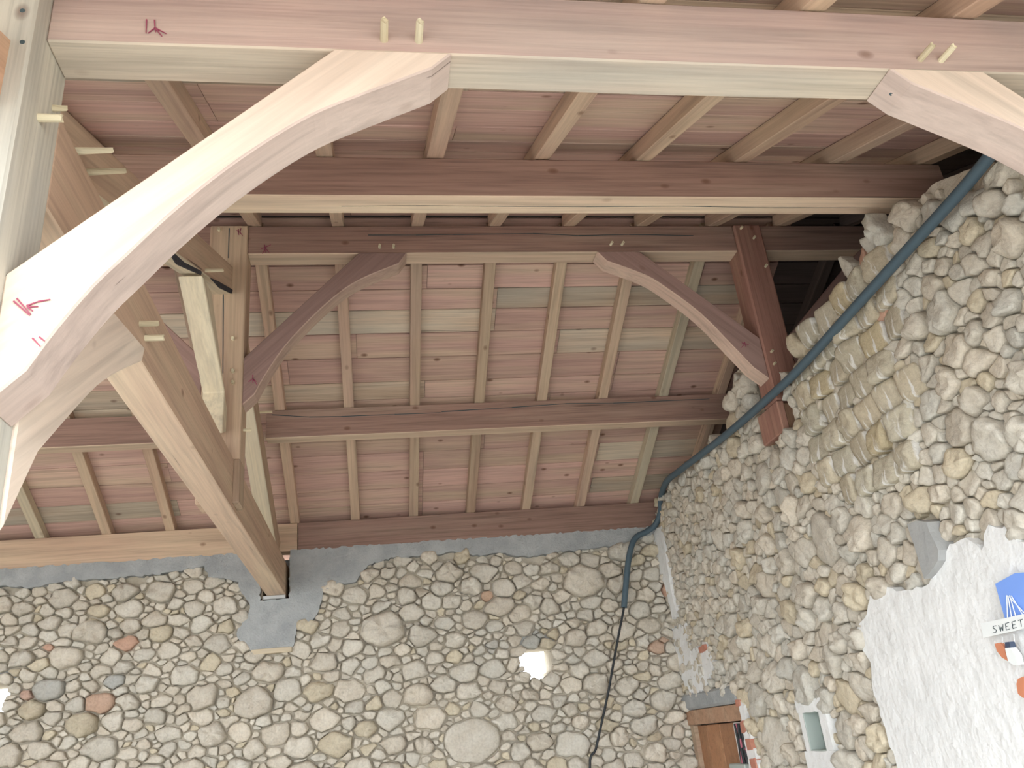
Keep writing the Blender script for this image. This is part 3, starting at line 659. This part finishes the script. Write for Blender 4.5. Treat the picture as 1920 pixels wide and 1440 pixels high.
# rafters
def rafter(x, ya, yb, back, mat, label, grp):
    w = .085; off = RH
    a, b = slope_pt(x+w/2, ya, back, off), slope_pt(x+w/2, yb, back, off)
    o = beam('rafter', a, b, w, RH, mat, side=(1, 0, 0) if False else (-1, 0, 0), bevel=0.004, seg=3)
    # the section must hang under the top line
    n = (Vector((0, TB, 1)) if back else Vector((0, -TF, 1))).normalized()
    if (o.matrix_basis.to_3x3() @ Vector((0, 0, 1))).dot(n) < 0:
        me = o.data
        for v in me.vertices: v.co.z *= -1
        me.flip_normals()
    return tag(o, label, 'rafter', grp)
RX = [-5.89+.5647*i for i in range(20)]
for i, x in enumerate(RX):
    x += random.uniform(-.008, .008)
    mt = random.choice(['rafter', 'rafter', 'straw', 'ochre']) if x < 3.3 else 'board_shade'
    n_main = i-9; ordn = ['first', 'second', 'third', 'fourth', 'fifth', 'sixth', 'seventh', 'eighth', 'ninth']
    if n_main < 0: where, g = '%s rafter beyond the ochre king post, away from the gable' % ordn[-n_main-1], 'far bay'
    elif n_main < 7: where, g = '%s rafter from the ochre king post towards the gable' % ordn[n_main], 'main bay'
    else: where, g = '%s rafter in the dark loft behind the gable' % ordn[n_main-7], 'loft'
    rafter(x, apex_y+.01, EAVE_B, True, mt, where+', rear slope', 'rear rafters of the '+g)
    rafter(x, EAVE_F, apex_y-.01, False, random.choice(['rafter', 'rafter', 'ochre']) if x < 3.3 else 'board_shade', where+', front slope', 'front rafters of the '+g)

# posts
def post(name, lo, hi, mat, label, fork=None, bevel=.006):
    o = box(name, lo, hi, mat, None, bevel)
    return o
def upright(name, x0, x1, y0, y1, z0, z1, mats, label, cat='post', bevel=.007):
    """post with its grain running upwards: local x is up"""
    L = z1-z0; mt = frame(((x0+x1)/2, (y0+y1)/2, z0), (0, 0, 1), (1, 0, 0)); bm = bmesh.new()
    bmesh.ops.create_cube(bm, size=1)
    for v in bm.verts: v.co = Vector(((v.co.x+.5)*L, v.co.y*(x1-x0), v.co.z*(y1-y0)))
    bmesh.ops.bevel(bm, geom=bm.edges[:], offset=bevel, segments=1, affect='EDGES')
    return tag(link(name, mesh(bm, name), mats, mat=mt), label, cat)
NP = upright('post', -1.035, -0.845, 1.752, 1.988, -H, 2.05, 'weathered', 'weathered grey post carrying the large pale purlin')
KP = upright('king_post', -1.06, P1, 4.985, 5.175, 1.74, 3.45, 'ochre', 'ochre king post straddling the tie beam')
for (xa, xb) in ((-1.06, -1.015), (-.852, P1)):
    L_ = upright('fork_cheek', xa, xb, 4.985, 5.175, 1.468, 1.745, 'ochre', None); 
    for k in ('label', 'category'):
        if k in L_: del L_[k]
    m_ = L_.matrix_basis.copy(); L_.parent = KP; L_.matrix_basis = KP.matrix_basis.inverted() @ m_
def cheek_to(o, par):
    for k in ('label', 'category'):
        if k in o: del o[k]
    m_ = o.matrix_basis.copy(); o.parent = par; o.matrix_basis = world_of(par).inverted() @ m_
KQ = upright('king_post', P2, P2+.22, 4.975, 5.18, 1.99, 3.45, 'redpost', 'dark red king post let into the top of the gable wall', bevel=.012)
cheek_to(upright('fork_cheek', P2, P2+.055, 4.975, 5.30, 1.76, 1.985, 'redpost', 'x'), KQ)
cheek_to(upright('fork_cheek', P2+.165, P2+.22, 4.975, 5.30, 1.76, 1.985, 'redpost', 'x'), KQ)
cheek_to(upright('tie_stub', P2+.06, P2+.16, 5.02, 5.33, 1.775, 1.985, 'orange', 'x'), KQ)

# tie beam, principals, strut
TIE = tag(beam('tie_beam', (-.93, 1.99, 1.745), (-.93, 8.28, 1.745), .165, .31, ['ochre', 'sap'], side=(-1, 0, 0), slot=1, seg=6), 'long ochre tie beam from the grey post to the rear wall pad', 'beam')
me = TIE.data
def sloped(name, pa, pb, w, hv, mats, label, x0, cat='rafter'):
    """member in a plane x = const; pa, pb on its top line (y,z); hv = vertical depth"""
    o_ = Vector((x0-w/2, pa[0], pa[1])); d = Vector((0, pb[0]-pa[0], pb[1]-pa[1])); L = d.length
    mt = frame(o_, d, (-1, 0, 0) if d.y > 0 else (1, 0, 0))
    if (mt.to_3x3() @ Vector((0, 0, 1))).z < 0: mt = frame(o_, d, (1, 0, 0) if d.y > 0 else (-1, 0, 0))
    s = d.z/d.y; cs = abs(d.y)/L; h = hv*cs
    # plumb cut ends
    k = h*math.copysign(1, d.y)*s*0 
    tilt = h*(d.z/abs(d.y))
    ol = [(0, 0), (L, 0), (L+tilt, -h), (0+tilt, -h)]
    return tag(link(name, mesh(prism_bm(ol, -w/2, w/2, .005, 1 if len(mats) > 1 else None), name), mats, mat=mt), label, cat)
FP = sloped('principal_rafter', (1.99, 1.845), (4.985, 3.118), .13, .215, ['ochre', 'straw'], 'ochre principal rafter rising from the tie beam to the king post', -.90)
FPF = sloped('principal_rafter', (.60, 1.300), (1.752, 1.79), .11, .225, ['orange', 'orange'], 'orange principal rafter fixed to the near face of the grey post', -.893)
BPR = sloped('principal_rafter', (5.175, 3.19), (7.96, 1.925), .13, .245, ['ochre', 'straw'], 'rear principal rafter between the king post and the wall plate', -.90)
def yz_prism(name, pts, x0, x1, chord, mats, label, cat):
    a, b = Vector((0, *chord[0])), Vector((0, *chord[1])); o_ = Vector((x0, a.y, a.z))
    mt = frame(o_, b-a, (1, 0, 0)); inv = mt.inverted()
    ol = []
    for y, z in pts:
        p = inv @ Vector((x0, y, z)); ol.append((p.x, p.z))
    return tag(link(name, mesh(prism_bm(ol, 0, x1-x0, .005), name), mats, mat=mt), label, cat)
s_px = lambda q: (at_x(q, -.90).y, at_x(q, -.90).z)
ST = yz_prism('strut', [s_px(q) for q in ((380,517),(421,735),(417,812),(427,810),(427,775),(397,548))], -1.03, -.90, (s_px((424,780)), s_px((388,530))), 'straw', 'straw coloured strut between king post and principal rafter', 'strut')

# shaped braces
def xz_prism(name, pts, y0, y1, chord, mats, label):
    a, b = Vector((chord[0][0], 0, chord[0][1])), Vector((chord[1][0], 0, chord[1][1])); o_ = Vector((a.x, y0, a.z))
    mt = frame(o_, b-a, (0, 1, 0)); inv = mt.inverted(); ol = []
    for x, z in pts:
        p = inv @ Vector((x, y0, z)); ol.append((p.x, p.z))
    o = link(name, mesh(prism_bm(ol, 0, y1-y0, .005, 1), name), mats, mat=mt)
    return tag(o, label, 'brace')
def smooth_curve(P, n=5):
    out = []
    for i in range(len(P)-1):
        a, b, c, d = [Vector(P[k]) for k in (max(i-1, 0), i, i+1, min(i+2, len(P)-1))]
        for k in range(n):
            t = k/n; out.append(tuple(0.5*((2*b)+(c-a)*t+(2*a-5*b+4*c-d)*t*t+(3*b-a-3*c+d)*t**3)))
    return out+[tuple(P[-1])]
curve1 = [(.203, 1.806), (-.058, 1.671), (-.163, 1.606), (-.279, 1.510), (-.388, 1.405), (-.490, 1.290), (-.578, 1.177), (-.645, 1.090), (-.715, .975), (-.768, .872)]
ol1 = [(-.845, 1.125), (-.074, 1.868), (.266, 1.868)] + smooth_curve(curve1, 3) + [(-.845, .79)]
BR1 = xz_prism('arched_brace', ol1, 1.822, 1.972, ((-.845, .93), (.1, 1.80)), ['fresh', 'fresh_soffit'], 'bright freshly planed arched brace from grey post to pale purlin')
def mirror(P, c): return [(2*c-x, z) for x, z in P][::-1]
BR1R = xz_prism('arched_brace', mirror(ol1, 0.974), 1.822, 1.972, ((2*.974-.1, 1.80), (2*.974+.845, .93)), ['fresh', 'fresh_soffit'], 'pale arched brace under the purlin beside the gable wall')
BR1L = xz_prism('arched_brace', mirror(ol1, -.94), 1.822, 1.972, ((-.94*2-.1, 1.80), (-1.035, .93)), ['fresh', 'fresh_soffit'], 'arched brace on the far side of the grey post')
c3 = [(.217, 3.135), (.007, 3.040), (-.12, 2.965), (-.230, 2.873), (-.372, 2.728), (-.551, 2.510), (-.672, 2.305), (-.735, 2.175)]
olL = [(-.81, 2.432), (-.058, 3.224), (.277, 3.224)] + smooth_curve(c3, 3) + [(-.81, 2.10)]
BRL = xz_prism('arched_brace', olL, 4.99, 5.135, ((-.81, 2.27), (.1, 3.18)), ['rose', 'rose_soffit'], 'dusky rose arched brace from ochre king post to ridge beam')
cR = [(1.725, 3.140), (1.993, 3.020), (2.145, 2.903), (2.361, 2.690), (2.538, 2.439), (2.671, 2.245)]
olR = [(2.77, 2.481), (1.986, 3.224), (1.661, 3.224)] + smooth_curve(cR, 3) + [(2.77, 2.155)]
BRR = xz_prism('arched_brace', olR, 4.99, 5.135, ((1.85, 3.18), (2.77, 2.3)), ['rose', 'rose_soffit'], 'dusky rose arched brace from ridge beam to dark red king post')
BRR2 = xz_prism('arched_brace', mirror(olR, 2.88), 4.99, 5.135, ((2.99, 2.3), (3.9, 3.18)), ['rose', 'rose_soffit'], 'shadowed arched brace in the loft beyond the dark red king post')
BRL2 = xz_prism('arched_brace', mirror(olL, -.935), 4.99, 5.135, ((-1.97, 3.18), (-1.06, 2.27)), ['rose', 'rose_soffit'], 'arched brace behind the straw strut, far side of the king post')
# brace between grey post and tie beam (lies in the truss)
cw_ = [(2.93, 1.425), (2.69, 1.272), (2.50, 1.135), (2.304, .955), (2.126, .783)]
olT = [(1.988, .86), (2.58, 1.437), (2.95, 1.49)] + smooth_curve(cw_, 3) + [(1.988, .545)]
BRT = yz_prism('arched_brace', olT, -.995, -.838, ((1.988, .70), (2.95, 1.44)), 'fresh', 'pale shaped brace from grey post to underside of the tie beam', 'brace')

# pegs, each a part of the timber it pins
def peg(par, p, d, L, r=.011, chisel=False, mat='peg'):
    p = Vector(p); d = Vector(d).normalized(); rod('peg', p-d*.03, p+d*L, r, mat, par, 9, 0.92, chisel)
for q in ((720, 76), (785, 78)): peg(B1, at_y(q, 1.83), (0.02, -1, 0.05), .075, .0125)
for q in ((1725, 112), (1764, 114)): peg(B1, at_y(q, 1.83), (0.1, -1, 0.02), .065, .0115)
for q in ((712, 464), (738, 464)): peg(R1, at_y(q, 5.0), (0, -1, 0), .035, .011)
for q in ((1145, 459), (1166, 459)): peg(R1, at_y(q, 5.0), (.1, -1, 0), .04, .011)
peg(NP, (-.845, 1.86, at_x((57, 193), -.845).z), (1, 0, 0), .06, .012); peg(NP, (-.845, 1.93, at_x((88, 182), -.845).z), (1, 0, 0), .04, .011, True)
for q in ((262, 607), (272, 634)): peg(TIE, at_x(q, -.848), (1, 0, 0), .07, .013, q[1] < 620)
for q in ((155, 283), (182, 322)): peg(TIE, at_x(q, -.848), (1, 0, .05), .09, .012, True)
peg(FP, at_x((385, 507), -.90), (1, 0, 0), .10, .012, True)
for q in ((411, 432), (437, 697), (437, 718), (437, 636)): peg(KP, at_y(q, 4.985), (0, -1, 0), .025, .012)
for q in ((1389, 429), (1413, 447), (1435, 500), (1446, 660), (1451, 683)): peg(KQ, at_y(q, 4.975), (0, -1, 0), .03, .010)
peg(KP, Vector((P1, 5.07, at_x((462, 820), P1).z)), (1, 0, 0), .05, .011, True); peg(BPR, at_x((487, 773), -.90), (1, 0, 0), .10, .012, True)
for q in ((1671, 176), (1718, 198), (1768, 217)): peg(BR1R, at_y(q, 1.897), (-.5, 0, -.87), .004, .0065, False, 'ink')
for qa in (((318,478),(328,476),(345,492),(377,508),(376,516),(350,505),(330,496)), ((392,520),(410,528),(436,543),(433,551),(410,540))):
    P_ = [s_px(q) for q in qa]; yz = yz_prism('bark_strip', P_, -.903, -.894, (P_[0], P_[3]), 'bark', 'x', 'x')
    cheek_to(yz, FP)
for q in ((42, 20), (42, 79)): rod('bolt_hole', at_y(q, 1.752)+Vector((0, .01, 0)), at_y(q, 1.752)-Vector((0, .001, 0)), .007, 'ink', NP, 8)
# split in the king post, a dark line let into it
strokes('split', [[at_y((430, 428), 4.985), at_y((428, 484), 4.985)], [at_y((419, 520), 4.985), at_y((418, 700), 4.985)]], (0, -1, 0), .007, 'ink', KP)

# drying cracks
def at_z(q, z): d = ray(q); return d*(z/d.z)
strokes('crack', [[at_y(q, 4.998) for q in ((690,441),(780,441),(850,440),(1000,438),(1085,442),(1180,440),(1300,442))]], (0, -1, 0), .006, 'ink', R1)
strokes('crack', [[at_y(q, 6.638) for q in ((510,778),(580,782),(640,781),(740,777),(826,774))], [at_y(q, 6.638) for q in ((828,772),(960,764),(1060,757),(1150,756),(1330,748))]], (0, -1, 0), .007, 'ink', B4)
strokes('crack', [[at_z(q, 2.5515) for q in ((640,386),(780,385),(900,386),(1100,387),(1280,386),(1450,389),(1650,389))]], (0, 0, -1), .004, 'ink', B2)
# carpenter's marks
def mk(par, pls, y=None, x=None, n=(0, -1, 0), w=.004):
    f = (lambda q: at_y(q, y)) if y else (lambda q: at_x(q, x))
    strokes('carpenter_mark', [[f(q) for q in pl] for pl in pls], n, w, 'mark', par)
mk(B1, [[(275, 37), (274, 63)], [(290, 38), (291, 55), (292, 61)], [(291, 53), (278, 63)], [(291, 53), (304, 69)], [(291, 53), (312, 64)]], y=1.828)
mk(BR1, [[(32, 560), (58, 590)], [(26, 565), (56, 592)], [(50, 574), (72, 566), (95, 562)], [(52, 576), (72, 575)], [(52, 576), (62, 584)]], y=1.820)
mk(BR1, [[(61, 634), (76, 650)], [(74, 632), (84, 640)]], y=1.820)
mk(R1, [[(496, 459), (498, 474)], [(489, 467), (497, 464), (508, 459)], [(498, 466), (505, 474)], [(498, 466), (492, 476)]], y=4.998, w=.006)
mk(KP, [[(447, 430), (448, 441)], [(452, 428), (450, 436), (455, 442)], [(444, 432), (449, 436)]], y=4.983, w=.006)
mk(BRL, [[(474, 703), (474, 718)], [(466, 716), (474, 710), (481, 716)], [(474, 710), (482, 722)]], y=4.988, w=.006)
mk(BRR, [[(1391, 643), (1404, 646)], [(1396, 641), (1398, 650)], [(1395, 646), (1390, 652)]], y=4.988, w=.006)

# bearing plate under the tie beam
tag(box('bearing_plate', (POCKET[0]+.03, YB-.075, POCKET[2]+.002), (POCKET[1]-.03, YB+.25, 1.434), 'steel', None), 'small pale bearing block under the tie beam foot', 'block')

# ================================================================== SERVICES AND ORNAMENTS
pp = [at_x(q, GX-.09) for q in ((2010, 110), (1930, 205), (1860, 288), (1800, 360), (1700, 470), (1600, 580), (1500, 690), (1440, 747), (1380, 800), (1330, 840), (1275, 882))]
pp += [at_x((1250, 903), GX-.08), Vector((GX-.02, 7.66, 2.07)), Vector((GX+.0, 7.80, 1.96)), Vector((GX-.05, 7.875, 1.85)), at_y((1212, 997), 7.89), at_y((1192, 1008), 7.89), at_y((1182, 1032), 7.87), at_y((1176, 1070), 7.865), at_y((1170, 1139), 7.865)]
tag(tube('conduit_pipe', pp, .029, 'pipe', None, 12, 6), 'thick blue-grey conduit sagging along the top of the gable wall', 'pipe')
cc = [at_y(q, 7.865) for q in ((1171, 1130), (1168, 1150), (1160, 1190), (1150, 1245), (1140, 1300), (1127, 1360), (1117, 1405), (1106, 1450))]+[Vector((1.74, 7.86, -1.4))]
tag(tube('cable', cc, .011, 'black', None, 8, 4), 'thin black cable hanging out of the conduit over the rubble', 'cable')
# wall ornaments at the right edge
GO = GX-.055
def orn(q, d=0.0): return at_x(q, GO-d)
def gslab(name, pxs, h0, h1, mat, parent=None, d=0.0):
    P = [at_x(q, GX-.05) for q in pxs]
    return slab_from_outline(name, [(p.y, p.z) for p in P], lambda u, v, h: (GX-h, u, v), h0, h1, mat, parent, 0.0, .05, 1)
tag(gslab('blue_plaque', ((1875,1094),(1912,1074),(2010,1066),(2016,1120),(1960,1150),(1893,1158)), .045, .075, 'blue'), 'blue painted wooden plaque on the white plaster', 'plaque')
sg = gslab('hanging_sign', ((1854,1168),(1960,1144),(1966,1170),(1859,1195)), .08, .092, 'white'); tag(sg, 'small white hand-lettered sign under the blue plaque', 'sign')
sx = GX-.092
a0, a1 = at_x((1857, 1171), sx), at_x((1962, 1146), sx); b0 = at_x((1860, 1192), sx)
eu = (a1-a0); ev = (b0-a0)
GL = {'S': [[(.9,.1),(.3,.05),(.1,.3),(.8,.65),(.6,.95),(.05,.9)]], 'W': [[(0,.1),(.25,.95),(.5,.4),(.75,.95),(1,.1)]], 'E': [[(.9,.05),(.1,.1),(.1,.95),(.9,.9)],[(.1,.5),(.7,.48)]], 'T': [[(0,.08),(1,.05)],[(.5,.06),(.5,.95)]], 'I': [[(.5,.1),(.5,.95)]]}
for i, ch in enumerate('SWEETIES'):
    strokes('letter', [[a0+eu*(.035+i*.12+x*.085)+ev*(.16+.66*y) for x, y in pl] for pl in GL[ch]], (-1, 0, 0), .0032, 'ink', sg)
for k, (q0, q1) in enumerate((((1888,1116),(1889,1162)), ((1890,1117),(1897,1160)), ((1893,1116),(1905,1158)), ((1896,1117),(1919,1155)), ((1892,1119),(1925,1154)))):
    rod('string', orn(q0, .03), orn(q1, .034), .0022, 'string', sg, 6)
th = gslab('terracotta_heart', ((1875,1206),(1884,1204),(1893,1212),(1899,1238),(1888,1231),(1879,1219)), .06, .078, 'terracotta'); tag(th, 'terracotta ornament hanging below the white sign', 'ornament')
rod('string', orn((1879, 1193), .02), orn((1880, 1206), .012), .002, 'string', th, 6)
wb = gslab('white_bell', ((1899,1214),(1909,1213),(1920,1228),(1924,1245),(1916,1246),(1905,1238)), .06, .09, 'white'); tag(wb, 'white ornament with a dark cap hanging below the sign', 'ornament')
cap = gslab('cap', ((1898,1203),(1906,1202),(1909,1213),(1899,1214)), .06, .088, 'navy', wb)
rod('string', orn((1901, 1189), .02), orn((1902, 1203), .015), .002, 'string', wb, 6)
tag(gslab('terracotta_disc', ((1913,1282),(1916,1272),(1925,1268),(1936,1276),(1936,1300),(1926,1308),(1916,1300)), .05, .07, 'terracotta'), 'round terracotta ornament on the plaster at the frame edge', 'ornament')
